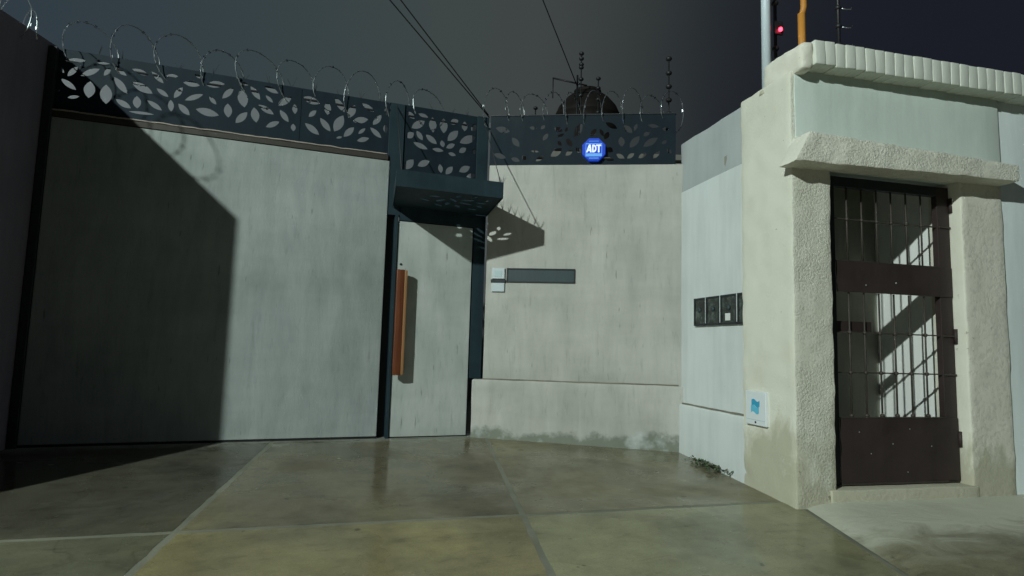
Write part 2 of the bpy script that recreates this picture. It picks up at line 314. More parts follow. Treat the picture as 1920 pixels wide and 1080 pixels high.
# ------------------------------------------------------------------ builders
BASE = {}
def tag(o, label=None, cat=None, group=None, kind=None):
    for k, v in (('label', label), ('category', cat), ('group', group), ('kind', kind)):
        if v: o[k] = v
    return o
def thing(name, label, cat, fr, base=(0, 0, 0), group=None):
    o = bpy.data.objects.new(name, None); col.objects.link(o); o.empty_display_size = .1
    o.location = fr.w(*base); o.rotation_euler = (0, 0, fr.a); BASE[o.name] = Vector(base)
    return tag(o, label, cat, group)
class MB:
    def __init__(s): s.v = []; s.f = []; s.sm = []
    def add(s, vs_, fs_, smooth=False):
        k = len(s.v); s.v += [tuple(v) for v in vs_]
        for f in fs_: s.f.append(tuple(i + k for i in f)); s.sm.append(smooth)
        return s
    def box(s, x0, x1, y0, y1, z0, z1, bev=0):
        if bev:
            k = len(s.sm); s.rbox(x0, x1, y0, y1, z0, z1, bev, 99, 0)
            s.sm[k:] = [False] * (len(s.sm) - k); return s
        return s.add([(x0, y0, z0), (x1, y0, z0), (x1, y1, z0), (x0, y1, z0), (x0, y0, z1), (x1, y0, z1), (x1, y1, z1), (x0, y1, z1)],
                     [(0, 3, 2, 1), (4, 5, 6, 7), (0, 1, 5, 4), (1, 2, 6, 5), (2, 3, 7, 6), (3, 0, 4, 7)])
    def rbox(s, x0, x1, y0, y1, z0, z1, r=.01, seg=.1, amp=.004, freq=5, seed=0, warp=None):
        """box with rounded uneven edges on a grid of cells about seg wide"""
        def ax(a, b):
            L_ = b - a; rr = min(r, L_ * .49)
            cs = [a, a + rr * .3, a + rr]
            k = max(1, int(round((L_ - 2 * rr) / seg)))
            cs += [a + rr + (L_ - 2 * rr) * i / k for i in range(1, k)]
            return cs + [b - rr, b - rr * .3, b]
        X_, Y_, Z_ = ax(x0, x1), ax(y0, y1), ax(z0, z1)
        idx = {}; vs_ = []; fs_ = []
        lo = (x0, y0, z0); hi = (x1, y1, z1)
        def vid(i, j, k):
            key = (i, j, k)
            if key in idx: return idx[key]
            p = [X_[i], Y_[j], Z_[k]]
            c = [min(max(p[q], lo[q] + min(r, (hi[q] - lo[q]) * .49)), hi[q] - min(r, (hi[q] - lo[q]) * .49)) for q in range(3)]
            d = Vector(p) - Vector(c)
            if d.length > 1e-9:
                m = max(abs(d.x), abs(d.y), abs(d.z)); P = Vector(c) + d.normalized() * m
            else: P = Vector(p)
            if amp:
                P = P + noise.noise_vector(P * freq + Vector((seed * 3.1, seed, seed * 1.7))) * amp + noise.noise_vector(P * freq * 4 + Vector((seed, 0, 7))) * amp * .4
            if warp: P = Vector(warp(P))
            idx[key] = len(vs_); vs_.append(P); return idx[key]
        a, b, c = len(X_) - 1, len(Y_) - 1, len(Z_) - 1
        for i in range(a):
            for j in range(b):
                fs_.append((vid(i, j, 0), vid(i, j + 1, 0), vid(i + 1, j + 1, 0), vid(i + 1, j, 0)))
                fs_.append((vid(i, j, c), vid(i + 1, j, c), vid(i + 1, j + 1, c), vid(i, j + 1, c)))
        for i in range(a):
            for k in range(c):
                fs_.append((vid(i, 0, k), vid(i + 1, 0, k), vid(i + 1, 0, k + 1), vid(i, 0, k + 1)))
                fs_.append((vid(i, b, k), vid(i, b, k + 1), vid(i + 1, b, k + 1), vid(i + 1, b, k)))
        for j in range(b):
            for k in range(c):
                fs_.append((vid(0, j, k), vid(0, j, k + 1), vid(0, j + 1, k + 1), vid(0, j + 1, k)))
                fs_.append((vid(a, j, k), vid(a, j + 1, k), vid(a, j + 1, k + 1), vid(a, j, k + 1)))
        return s.add(vs_, fs_, True)
    def tube(s, pts, r, n=8, closed=False, r2=None):
        P = [Vector(p) for p in pts]; vs_ = []; fs_ = []; k = len(P)
        for i, p in enumerate(P):
            t = (P[(i + 1) % k] - P[i - 1]) if closed else (P[min(i + 1, k - 1)] - P[max(i - 1, 0)])
            t = t.normalized() if t.length > 1e-9 else Vector((0, 0, 1))
            a = t.cross(Vector((0, 0, 1)) if abs(t.z) < .9 else Vector((1, 0, 0))).normalized(); b = t.cross(a)
            rr = r if r2 is None else r + (r2 - r) * i / max(1, k - 1)
            for q in range(n):
                th = 2 * math.pi * q / n; vs_.append(p + (a * math.cos(th) + b * math.sin(th)) * rr)
        for i in range(k if closed else k - 1):
            for q in range(n):
                A = i * n + q; B = i * n + (q + 1) % n; C_ = ((i + 1) % k) * n
                fs_.append((A, B, C_ + (q + 1) % n, C_ + q))
        if not closed:
            fs_.append(tuple(range(n))[::-1]); fs_.append(tuple((k - 1) * n + q for q in range(n)))
        return s.add(vs_, fs_, n > 5)
    def lathe(s, c, prof, n=24):
        vs_ = []; fs_ = []
        for r_, z_ in prof:
            for q in range(n):
                th = 2 * math.pi * q / n; vs_.append((c[0] + r_ * math.cos(th), c[1] + r_ * math.sin(th), c[2] + z_))
        for i in range(len(prof) - 1):
            for q in range(n):
                fs_.append((i * n + q, i * n + (q + 1) % n, (i + 1) * n + (q + 1) % n, (i + 1) * n + q))
        fs_.append(tuple(range(n))[::-1]); fs_.append(tuple((len(prof) - 1) * n + q for q in range(n)))
        return s.add(vs_, fs_, True)
    def prism(s, poly, y0, y1):                     # polygon in (x, z), extruded along y
        k = len(poly)
        ar = sum(poly[i][0] * poly[(i + 1) % k][1] - poly[(i + 1) % k][0] * poly[i][1] for i in range(k))
        if ar < 0: poly = poly[::-1]
        vs_ = [(x, y0, z) for x, z in poly] + [(x, y1, z) for x, z in poly]
        return s.add(vs_, [tuple(range(k)), tuple(range(2 * k - 1, k - 1, -1))] + [(i, i + k, (i + 1) % k + k, (i + 1) % k) for i in range(k)])
    def mesh(s, name, base=Vector((0, 0, 0))):
        me = bpy.data.meshes.new(name)
        me.from_pydata([tuple(Vector(v) - base) for v in s.v], [], s.f)
        me.polygons.foreach_set('use_smooth', s.sm); me.update(); return me
    def part(s, name, m, parent):
        o = bpy.data.objects.new(name, s.mesh(name, BASE[parent.name])); col.objects.link(o)
        o.parent = parent; BASE[o.name] = BASE[parent.name]; o.data.materials.append(mt[m]); return o
    def solo(s, name, m, fr, base=(0, 0, 0)):
        b = Vector(base)
        o = bpy.data.objects.new(name, s.mesh(name, b)); col.objects.link(o)
        o.location = fr.w(*base); o.rotation_euler = (0, 0, fr.a); BASE[o.name] = b; o.data.materials.append(mt[m]); return o

def leaf_poly(a, b, wd, n=7):
    """pointed leaf between tips a and b, wd wide"""
    ax, ay = a; bx, by = b; dx, dy = bx - ax, by - ay; L_ = math.hypot(dx, dy); nx, ny = -dy / L_, dx / L_
    up = []; dn = []
    for i in range(n + 1):
        t = i / n; h = wd / 2 * math.sin(math.pi * t) ** .8
        up.append((ax + dx * t + nx * h, ay + dy * t + ny * h)); dn.append((ax + dx * t - nx * h, ay + dy * t - ny * h))
    return up + dn[1:-1][::-1]
def inside(p, poly):
    c = False; k = len(poly)
    for i in range(k):
        (x1, y1), (x2, y2) = poly[i], poly[i - 1]
        if (y1 > p[1]) != (y2 > p[1]) and p[0] < (x2 - x1) * (p[1] - y1) / (y2 - y1) + x1: c = not c
    return c
def sheet(x0, x1, y0, y1, holes, thick):
    """flat sheet with real holes, as (verts, faces) in (x, y, depth)"""
    good = []
    for h in holes:
        h = [(min(max(x, x0 + .006), x1 - .006), min(max(y, y0 + .006), y1 - .006)) for x, y in h]
        cx = sum(p[0] for p in h) / len(h); cy = sum(p[1] for p in h) / len(h)
        if not (x0 + .01 < cx < x1 - .01 and y0 + .01 < cy < y1 - .01): continue
        def clash(q): return any(any(inside(p, g) for p in q) or any(inside(p, q) for p in g) for g in good)
        for k_ in (1, .88, .76, .64, .5, 0):
            q = [(cx + (x - cx) * k_, cy + (y - cy) * k_) for x, y in h]
            if k_ == 0 or not clash([(cx + (x - cx) * k_ * 1.06, cy + (y - cy) * k_ * 1.06) for x, y in h]): break
        if k_ == 0: continue
        h = q
        area = abs(sum(h[i][0] * h[i - 1][1] - h[i - 1][0] * h[i][1] for i in range(len(h)))) / 2
        if area < 2e-4: continue
        good.append(h)
    cu = bpy.data.curves.new('sheet', 'CURVE'); cu.dimensions = '2D'; cu.fill_mode = 'BOTH'; cu.extrude = thick / 2
    for poly in [[(x0, y0), (x1, y0), (x1, y1), (x0, y1)]] + good:
        sp = cu.splines.new('POLY'); sp.points.add(len(poly) - 1); sp.use_cyclic_u = True
        for q, (x, y) in zip(sp.points, poly): q.co = (x, y, 0, 1)
    tmp = bpy.data.objects.new('sheet', cu); col.objects.link(tmp)
    bpy.context.view_layer.update()
    me = tmp.evaluated_get(bpy.context.evaluated_depsgraph_get()).to_mesh()
    vs_ = [tuple(v.co) for v in me.vertices]; fs_ = [tuple(p.vertices) for p in me.polygons]
    tmp.evaluated_get(bpy.context.evaluated_depsgraph_get()).to_mesh_clear()
    bpy.data.objects.remove(tmp); bpy.data.curves.remove(cu)
    return vs_, fs_
def screen_mesh(x0, x1, z0, z1, holes, yc, thick=.004):
    v, f = sheet(x0, x1, z0, z1, holes, thick)
    return MB().add([(x, yc - d, z) for x, z, d in v], f)
def leaves_from(crops, fr, off):
    res = []
    for (ox, oy, k), items in crops:
        for a, b, wd in items:
            pa = fr.px(ox + a[0] * k, oy + a[1] * k, off); pb = fr.px(ox + b[0] * k, oy + b[1] * k, off)
            L_ = math.hypot(a[0] - b[0], a[1] - b[1]); Lm = math.hypot(pa[0] - pb[0], pa[1] - pb[1])
            res.append(leaf_poly(pa, pb, wd * Lm / L_))
    return res

# ------------------------------------------------------------------ ground
def gsheet(name, m, pts, thick=.05, fr=G, lift=0, parent=None):
    top = [(u, n, gz(u, n) + lift) for u, n in pts]; k = len(pts)
    vs_ = top + [(u, n, z - thick) for u, n, z in top]
    mb = MB().add(vs_, [tuple(range(k)), tuple(range(2 * k - 1, k - 1, -1))] + [(i, i + k, (i + 1) % k + k, (i + 1) % k) for i in range(k)])
    return mb.part(name, m, parent) if parent else mb.solo(name, m, fr)
ROAD_Z = SL * -7.0 - .13
land = tag(MB().box(-300, 300, -300, 300, ROAD_Z - .35, ROAD_Z - .3).solo('ground', 'earth', X), kind='structure')
road = tag(MB().box(-90, 90, -14.5, -7.15, ROAD_Z - .3, ROAD_Z).solo('road', 'asphalt', G), kind='structure')
yard = tag(MB().box(-12, 14, .25, 20, -.25, -.02).solo('yard', 'earth', G), kind='structure')
kerb = tag(MB().rbox(-30, 30, -7.15, -7.0, ROAD_Z - .2, SL * -7.0, .02, .5, .003).solo('kerb', 'mortar', G), kind='structure')
drive = tag(gsheet('driveway', 'mortar', [(-14, -7.0), (14, -7.0), (14, .25), (-14, .25)], .15, lift=-.0012), kind='structure')
def lineJ1(n): return .165 + .209 * n
def lineJ2(n): return -1.859 + .2004 * n
def lineD(n): return 2.633 + .357 * n
ROWS = [.2, -2.185, -4.45, -6.98]
def rown(k, u): return ROWS[k] - (.067 * (u + 2.26) if 0 < k < 3 else 0)
gp = .021
def cell(lL, lR, k):
    pts = []
    for (fn_, s_) in ((lL, gp), (lR, -gp)):
        for (kk, t_) in ((k + 1, gp), (k, -gp)):
            n_ = ROWS[kk]
            for _ in range(6): u_ = fn_(n_) + s_; n_ = rown(kk, u_) + (t_ if 0 < kk < 3 else 0)
            pts.append((u_, n_))
    a, b, c, d = pts
    return [a, c, d, b]
def slab(pts):
    top0 = []
    # outline chopped into short runs with slightly chipped edges
    k = len(pts)
    for i in range(k):
        (x0, y0), (x1, y1) = pts[i], pts[(i + 1) % k]; L_ = math.hypot(x1 - x0, y1 - y0); q = max(1, int(L_ / .09))
        for j in range(q):
            t = j / q; j_ = (random.random() - .5) * .009 if j else 0
            nx, ny = -(y1 - y0) / L_, (x1 - x0) / L_
            top0.append((x0 + (x1 - x0) * t + nx * j_, y0 + (y1 - y0) * t + ny * j_))
    return gsheet('slab', 'concrete', top0, .05, parent=drive)
colsL = [(lambda n: -3.85, lineJ2), (lineJ2, lineJ1), (lineJ1, lambda n: min(lineD(n), 2.6))]
# slab tints paint in uneven light: dim at left, brighter towards front and right
LIGHT_TINT = [[(.58, .58, .60), (.84, .88, .85)], [(1.18, 1.10, .98), (1.72, 1.58, 1.16)], [(1.45, 1.38, 1.2), (1.9, 1.95, 1.62)]]
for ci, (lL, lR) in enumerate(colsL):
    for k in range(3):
        slab(cell(lL, lR, k)).color = (*LIGHT_TINT[ci][min(k, 1)], 1)
slab([(-14, -6.98), (-3.87, -6.98), (-3.87, -1.9), (-14, -1.9)]).color = (.7, .75, .75, 1)  # outer slab tinted down too, continuing the painted fall-off of light
# apron in front of the iron gate, built in that wall's frame and rising a little towards it
def apron():
    vs_ = []; fs_ = []
    nu, nn = 60, 26
    def toW(u, n):
        P = G.w(u, n, 0) - W.o; return P.dot(W.u), P.dot(W.n)
    for j in range(nn + 1):
        for i in range(nu + 1):
            t = j / nn; n_ = .12 - 3.6 * t
            gpos = W.w(0, n_, 0) - G.o; gn = gpos.dot(G.n)
            # left limit follows the joint
            def left(nw):
                u = 0.0
                for _ in range(8):
                    P = W.w(u, nw, 0) - G.o; gu, gn_ = P.dot(G.u), P.dot(G.n); u -= (gu - (lineD(gn_) + .012)) / 1.03
                return u
            u0 = left(n_); u = u0 + (5.5 - u0) * (i / nu) ** 1.5
            P = W.w(u, n_, 0) - G.o; gn = P.dot(G.n)
            base = gz(0, gn) + .003 + .012 * min(1, (u - u0) / .12)
            dl = u - u0
            rise = (-.115 - base) * math.exp(-max(0, -n_) / .55) * min(1, dl / .25)
            z = base + max(0, rise) + noise.noise(Vector((u * 4, n_ * 4, 3))) * .006 * min(1, dl / .1)
            vs_.append((u, n_, z))
    for j in range(nn):
        for i in range(nu):
            a = j * (nu + 1) + i; fs_.append((a, a + nu + 1, a + nu + 2, a + 1))
    m = MB().add(vs_, fs_, True)
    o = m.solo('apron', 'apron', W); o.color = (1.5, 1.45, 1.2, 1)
    return tag(o, kind='structure')
apron()

# ------------------------------------------------------------------ left neighbour's wall
lw = MB()
zt = lambda n: 3.40 + .215 * n
poly = [(-1.72, -.25), (.2, -.25), (.2, zt(.2)), (-1.72, zt(-1.72))]
vs_ = [(x, y, z) for x in (-3.845, -4.1) for y, z in poly]
lw.add(vs_, [(0, 1, 2, 3), (7, 6, 5, 4), (0, 4, 5, 1), (1, 5, 6, 2), (2, 6, 7, 3), (3, 7, 4, 0)])
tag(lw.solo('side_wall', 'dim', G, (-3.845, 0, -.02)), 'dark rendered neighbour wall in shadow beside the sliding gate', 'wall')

# ------------------------------------------------------------------ sliding gate
sg = thing('sliding_gate', 'wide sliding gate clad in streaked grey cement panel', 'gate', G, (-2.36, 0, 0))
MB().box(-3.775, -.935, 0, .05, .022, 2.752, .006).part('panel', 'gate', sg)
MB().box(-3.775, -.935, .012, .045, .0, .0218).part('bottom_gap_shade', 'blackhole', sg)  # black strip painted as the shade in the gap below the gate
MB().box(-3.84, -3.777, -.02, .06, -.02, 3.36, .004).part('guide_post', 'steel_d', sg)

# top rail with the crumbling lip under the screen
tr = thing('gate_header_rail', 'brown header rail with crumbling cement lip above the sliding gate', 'rail', G, (-2.36, 0, 2.755))
MB().box(-3.775, -.955, -.012, .09, 2.756, 2.806).part('rail', 'bronze', tr)
lipm = MB()
uu = -3.775; 
lipm.rbox(-3.775, -.965, -.022, .02, 2.8065, 2.8185, .004, .025, .006, 9, 3)
lipm.part('cement_lip', 'lip', tr)

# ------------------------------------------------------------------ leaf screens
CR1 = ((100, 80, .2037), [((105,165),(300,165),55),((20,190),(100,280),40),((130,310),(225,220),48),((70,330),(210,435),58),((250,305),(430,240),60),((400,185),(525,195),28),((465,305),(528,230),40),((560,225),(675,305),45),((725,240),(880,300),55),((340,355),(325,510),88),((485,385),(485,565),95),((560,315),(680,470),65),((720,360),(915,470),85),((575,520),(715,605),62),((768,490),(772,606),66),((865,530),(1000,625),52),((690,632),(930,662),32),((950,420),(1060,500),48),((905,265),(1015,375),48),((1035,305),(1150,310),45),((1110,510),(1190,410),50),((1080,525),(1085,635),48),((1195,365),(1350,395),58),((1210,530),(1380,475),52),((1150,560),(1255,670),62),((1310,610),(1525,670),82),((1435,495),(1500,570),40),((1555,515),(1660,415),52),((1605,560),(1610,690),68),((1405,388),(1578,380),72),((1300,290),(1370,330),34),((130,505),(240,495),40),((5,440),(65,440),38)])
CR2 = ((400, 120, .1771), [((295,265),(330,460),100),((395,235),(495,380),65),((555,330),(630,410),40),((540,235),(690,312),60),((680,440),(830,350),68),((235,625),(360,510),72),((430,458),(455,620),82),((478,430),(640,535),68),((705,485),(795,615),62),((860,425),(865,530),50),((555,668),(700,610),58),((845,632),(848,712),48),((945,350),(1130,420),86),((1210,400),(1210,540),70),((1290,355),(1390,510),68),((1430,570),(1500,435),72),((1575,415),(1702,505),56),((1010,560),(1090,490),48),((1130,570),(1240,715),68),((1280,715),(1375,545),92),((1475,605),(1640,585),72),((1690,645),(1780,540),58),((1832,460),(1838,545),44),((970,625),(1120,750),72),((1380,770),(1490,670),62),((1535,740),(1610,680),34),((1660,670),(1780,785),58),((1820,640),(1825,735),44),((1520,815),(1650,785),52),((305,195),(368,225),40),((1300,785),(1365,770),26)])
CR3 = ((720, 180, .2407), [((178,120),(240,178),44),((268,138),(345,168),34),((215,250),(318,195),55),((378,165),(382,285),58),((465,175),(465,290),62),((515,215),(580,188),44),((628,198),(628,275),46),((680,270),(728,220),44),((175,325),(232,285),48),((255,270),(300,345),42),((325,300),(412,375),48),((450,345),(460,400),38),((495,350),(578,270),54),((590,365),(715,315),58),((485,405),(552,375),36),((228,360),(340,415),42),((375,412),(465,428),32),((585,440),(640,405),38),((690,450),(722,415),36),((500,445),(560,462),30),((160,570),(230,495),58),((262,545),(355,505),48),((435,530),(445,600),38),((480,610),(535,550),42),((585,590),(670,550),48),((640,630),(720,612),36)])
CR4 = ((910, 200, .1927), [((870,300),(940,160),70),((705,335),(740,380),35),((790,310),(845,390),50),((635,490),(745,405),68),((780,475),(850,425),44),((250,500),(335,530),44),((490,530),(570,480),40),((360,475),(395,520),40),((670,205),(752,240),50),((775,245),(802,205),30),((695,295),(770,265),30),((1025,290),(1080,215),48),((1115,215),(1150,290),34),((1155,325),(1205,240),56),((1170,155),(1285,215),50),((1345,180),(1430,255),58),((1450,235),(1475,165),32),((1585,180),(1690,195),42),((1540,285),(1605,240),44),((1320,290),(1330,390),60),((1405,400),(1500,285),68),((1535,390),(1680,300),66),((1275,460),(1355,510),46),((1380,505),(1450,450),42),((1490,500),(1570,450),46),((1630,505),(1700,430),42),((1765,410),(1815,455),42),((1715,360),(1770,330),36),((1145,500),(1255,520),36),((880,400),(935,450),44),((100,205),(240,245),62),((430,200),(500,215),36),((540,220),(580,180),36),((80,460),(200,500),52),((1185,400),(1240,440),54),((445,430),(520,440),26),((260,300),(330,390),56),((560,330),(610,260),44),((1720,215),(1790,220),40)])

def frame_rails(par, x0, x1, z0, z1, y, t=.035, mulls=()):
    MB().box(x0, x1, y, y + t, z1 - t - .0015, z1 - .0015).part('top_rail', 'steel_d', par)
    MB().box(x0, x1, y, y + t, z0 + .0015, z0 + t).part('bottom_rail', 'steel_d', par)
    for m_ in mulls: MB().box(m_ - t / 2, m_ + t / 2, y, y + t, z0 + t + .001, z1 - t - .003).part('mullion', 'steel_d', par)
sA = thing('leaf_screen', 'long blue grey metal screen with cut-out leaves above the sliding gate', 'screen', G, (-2.36, .03, 2.82))
screen_mesh(-3.79, -1.806, 2.832, 3.366, leaves_from([CR1, CR2], G, .03), .03).part('sheet', 'screen', sA)
screen_mesh(-1.802, -.955, 2.832, 3.366, leaves_from([CR2], G, .03), .03).part('sheet', 'screen', sA)
frame_rails(sA, -3.79, -.955, 2.825, 3.366, .034, .035, (-3.77, -1.804, -.975))
sB = thing('leaf_screen', 'square blue grey leaf cut-out screen over the door canopy', 'screen', G, (-.42, .03, 2.5))
screen_mesh(-.80, -.025, 2.47, 3.372, leaves_from([CR3], G, .03), .03).part('sheet', 'screen', sB)
frame_rails(sB, -.80, -.025, 2.47, 3.372, .034, .035, (-.78, -.045))
MB().box(-.762, -.063, .034, .065, 2.86, 2.885).part('cross_rail', 'steel_d', sB)
sC = thing('leaf_screen', 'blue grey leaf screen above the letter slot, carrying the alarm sign', 'screen', M, (1.08, .03, 2.84))
screen_mesh(.112, 2.052, 2.842, 3.376, leaves_from([CR4], M, .03), .03).part('sheet', 'screen', sC)
frame_rails(sC, .112, 2.052, 2.842, 3.376, .034, .035, (.13, 1.08, 2.034))
MB().box(.112, 2.06, .02, .075, 3.3765, 3.388).part('cap_strip', 'steel_d', sC)

# ------------------------------------------------------------------ door frame, door, canopy
df = thing('door_frame', 'blue grey steel door frame with tall posts between gate and wall', 'door frame', G, (-.42, .05, 0))
MB().box(-.955, -.802, .012, .10, 2.205, 3.366, .004).part('post', 'steel', df)
MB().box(-.93, -.853, .085, .14, -.02, 2.2045).part('post', 'steel_d', df)
MB().box(-.8515, -.822, -.012, .10, -.005, 2.2045, .003).part('jamb', 'steel', df)
MB().box(-.022, .105, .012, .10, .585, 3.376, .004).part('post', 'steel', df)
MB().box(-.034, -.0225, .03, .08, .0, 2.15).part('jamb', 'steel_d', df)
MB().box(-.8015, -.0225, .0, .08, 2.156, 2.468, .003).part('header', 'steel', df)

dr = thing('door', 'pedestrian door clad in pale cement with long wooden pull', 'door', G, (-.42, .02, 0))
MB().box(-.816, -.038, .006, .046, .012, 2.148, .004).part('leaf', 'door', dr)
MB().box(-.81, -.04, .02, .045, .0, .0115).part('threshold_gap_shade', 'blackhole', dr)  # black strip painted as the shade below the door leaf
hd = MB().rbox(-.826, -.752, -.115, -.060, .615, 1.645, .005, .12, .001).part('pull_handle', 'wood', dr)
MB().rbox(-.7515, -.722, -.112, -.062, .618, 1.640, .005, .12, .001).part('edge_strip', 'wood_l', hd)
for zz in (.75, 1.5): MB().tube([(-.775, -.064, zz), (-.775, .008, zz)], .009, 10).part('bracket', 'steel_d', hd)
MB().tube([(-.776, -.003, 1.712), (-.776, .01, 1.712)], .011, 12).part('lock_cylinder', 'steel_d', dr)

ca = thing('door_canopy', 'blue grey steel tray canopy hung by cables above the door', 'canopy', G, (-.49, -.02, 2.29))
def skew(mb): mb.v = [(x + .105 * (1 + y / .83), y, z) for x, y, z in mb.v]; return mb
CU0, CU1, CN, CZ0, CZ1 = -.99, .0, -.83, 2.285, 2.435
skew(MB().box(CU0, CU1, CN, CN + .004, CZ0, CZ1)).part('front_panel', 'steel', ca)
skew(MB().box(CU0, CU0 + .004, CN + .0045, -.002, CZ0, CZ1 - .0005)).part('side_panel', 'steel', ca)
skew(MB().box(CU1 - .004, CU1, CN + .0045, -.002, CZ0, CZ1 - .0005)).part('side_panel', 'steel', ca)
hol = []
for (x, y, a, L_, wd) in [(-.30,-.42,20,.16,.055),(-.30,-.56,-15,.15,.05),(-.43,-.50,60,.15,.05),(-.17,-.50,5,.13,.045),(-.47,-.35,100,.13,.045),(-.36,-.28,70,.12,.045),(-.15,-.36,40,.11,.04),(-.55,-.45,130,.13,.045),(-.10,-.62,-30,.10,.038),(-.25,-.68,-60,.10,.038),(-.62,-.58,160,.12,.04),(-.70,-.40,30,.12,.042),(-.20,-.22,10,.11,.04),(-.40,-.66,100,.11,.04),(-.55,-.25,40,.11,.04)]:
    c_, s_ = math.cos(R(a)) * L_ / 2, math.sin(R(a)) * L_ / 2
    hol.append(leaf_poly((x - c_, y - s_), (x + c_, y + s_), wd))
v_, f_ = sheet(CU0 + .0045, CU1 - .0045, CN + .0045, -.002, hol, .003)
skew(MB().add([(x, y, CZ0 + .012 + d) for x, y, d in v_], f_)).part('perforated_floor', 'steel', ca)
for (a, b) in (((-.885, .01, 3.33), (-.94, CN + .03, CZ1 - .02)), ((.04, -.004, 3.34), (-.012, CN + .03, CZ1 - .02))):
    MB().tube([a, b], .0045, 6).part('cable', 'cable', ca)
spk = 0
for i in range(9):
    n_ = -.78 + i * .085
    m_ = MB()
    for q in range(3):
        m_.tube([(CU1 - .002, n_, CZ1 - .004), (CU1 + (q - 1) * .035 + random.uniform(-.01, .01), n_ + random.uniform(-.03, .03), CZ1 + random.uniform(.06, .10))], .0035, 5, r2=.0012)
    skew(m_).part('spike', 'wire', ca)

# ------------------------------------------------------------------ wall with letter slot
mw = thing('front_wall', 'streaked cement wall with letter slot between door and side return', 'wall', M, (1.08, .1, 0))
MB().rbox(.118, 2.2, 0, .2, .50, 2.832, .008, .25, .002, 3, 1).part('wall_face', 'wall', mw)
def plw(P):
    if P.z > .55: P.z += (.012 if P.y < 0 else .012) * (P.y + .04) / .04 * .5
    return P
MB().rbox(.012, 2.2, -.034, .15, -.2, .578, .014, .07, .005, 4, 2).part('plinth', 'plinth', mw)

MB().rbox(.12, 2.08, -.012, .02, .574, .590, .005, .06, .004, 9, 4).part('ledge_dirt', 'grime', mw)
ic = thing('intercom', 'pale two-plate intercom beside the letter slot', 'intercom', M, (.25, 0, 1.48))
MB().box(.178, .322, -.006, -.0005, 1.478, 1.732, .002).part('back_plate', 'intercom', ic)
a_ = MB().box(.184, .316, -.026, -.0065, 1.617, 1.728, .005).part('call_plate', 'intercom', ic)
MB().box(.213, .287, -.029, -.0265, 1.638, 1.70, .001).part('lens', 'plastic_g', ic)
MB().box(.172, .326, -.022, -.0065, 1.579, 1.6115, .003).part('band', 'steel_d', ic)
MB().box(.184, .316, -.024, -.0065, 1.483, 1.574, .005).part('button_plate', 'intercom', ic)
ls = thing('letter_slot', 'long dark letter slot set in the cement wall', 'letter slot', M, (.69, 0, 1.58))
def hollow(x0, x1, z0, z1, y0, y1, t):
    return MB().box(x0, x1, y0, y1, z1 - t, z1).box(x0, x1, y0, y1, z0, z0 + t).box(x0, x0 + t, y0, y1, z0 + t + .0005, z1 - t - .0005).box(x1 - t, x1, y0, y1, z0 + t + .0005, z1 - t - .0005)
hollow(.335, 1.042, 1.583, 1.731, -.014, -.0005, .012).part('frame', 'steel_d', ls)
MB().box(.3475, 1.0295, -.005, -.0006, 1.5955, 1.7185).part('flap', 'glass_w', ls)

# alarm sign
sg_ = thing('alarm_sign', 'blue octagonal lit alarm sign with white letters on the leaf screen', 'sign', M, (1.212, 0, 2.862))
def ngon(cx, cz, r, k, ph): return [(cx + r * math.cos(ph + 2 * math.pi * i / k), cz + r * math.sin(ph + 2 * math.pi * i / k)) for i in range(k)]
SX, SZ = 1.212, 2.985
MB().prism(ngon(SX, SZ, .128, 8, math.pi / 8), -.03, .024).part('plate', 'sign_b', sg_)
q_ = .085
MB().box(SX - q_, SX + q_, -.0335, -.031, SZ + .055, SZ + .064).box(SX - q_, SX + q_, -.0335, -.031, SZ - .076, SZ - .044).box(SX - q_, SX - q_ + .006, -.0335, -.031, SZ - .0435, SZ + .0515).box(SX + q_ - .006, SX + q_, -.0335, -.031, SZ - .0435, SZ + .0515).part('border', 'sign_m', sg_)
MB().box(SX - .05, SX + .05, -.0335, -.031, SZ - .098, SZ - .090).part('stripe', 'sign_m', sg_)
MB().box(SX - .05, SX + .05, -.0335, -.031, SZ + .084, SZ + .089).part('stripe', 'sign_m', sg_)
def glyphs(polys, ox, oz, sc_, y0, y1, name, m, par):
    mb = MB()
    for p in polys: mb.prism([(ox + x * sc_, oz + z * sc_) for x, z in p], y0, y1)
    return mb.part(name, m, par)
LA = [[(0,0),(.34,0),(.86,1.3),(.86,1.8)], [(.62,1.8),(1.0,1.8),(1.15,0),(.82,0)], [(.42,.35),(.85,.35),(.85,.65),(.54,.65)]]
LA = [[(-.1,0),(.27,0),(.83,1.72),(.5,1.72)], [(.5,1.72),(.92,1.72),(1.12,0),(.76,0)], [(.3,.34),(.84,.34),(.80,.64),(.40,.64)]]
LD = [[(1.2,0),(1.52,0),(1.52,1.72),(1.2,1.72)]]
arc = [(1.52 + .62 * math.sin(t), .86 + .86 * math.cos(t)) for t in [math.pi * i / 12 for i in range(13)]]
arci = [(1.52 + .30 * math.sin(t), .86 + .50 * math.cos(t)) for t in [math.pi * i / 12 for i in range(13)]]
LD += [[arc[i], arc[i + 1], arci[i + 1], arci[i]] for i in range(12)]
LT = [[(2.12,1.38),(3.12,1.38),(3.12,1.72),(2.0,1.72)], [(2.44,0),(2.78,0),(2.78,1.375),(2.44,1.375)]]
for nm, l_ in (('letter', LA), ('letter', LD), ('letter', LT)):
    glyphs(l_, SX - .076, SZ - .034, .0485, -.0355, -.0315, nm, 'sign_w', sg_)

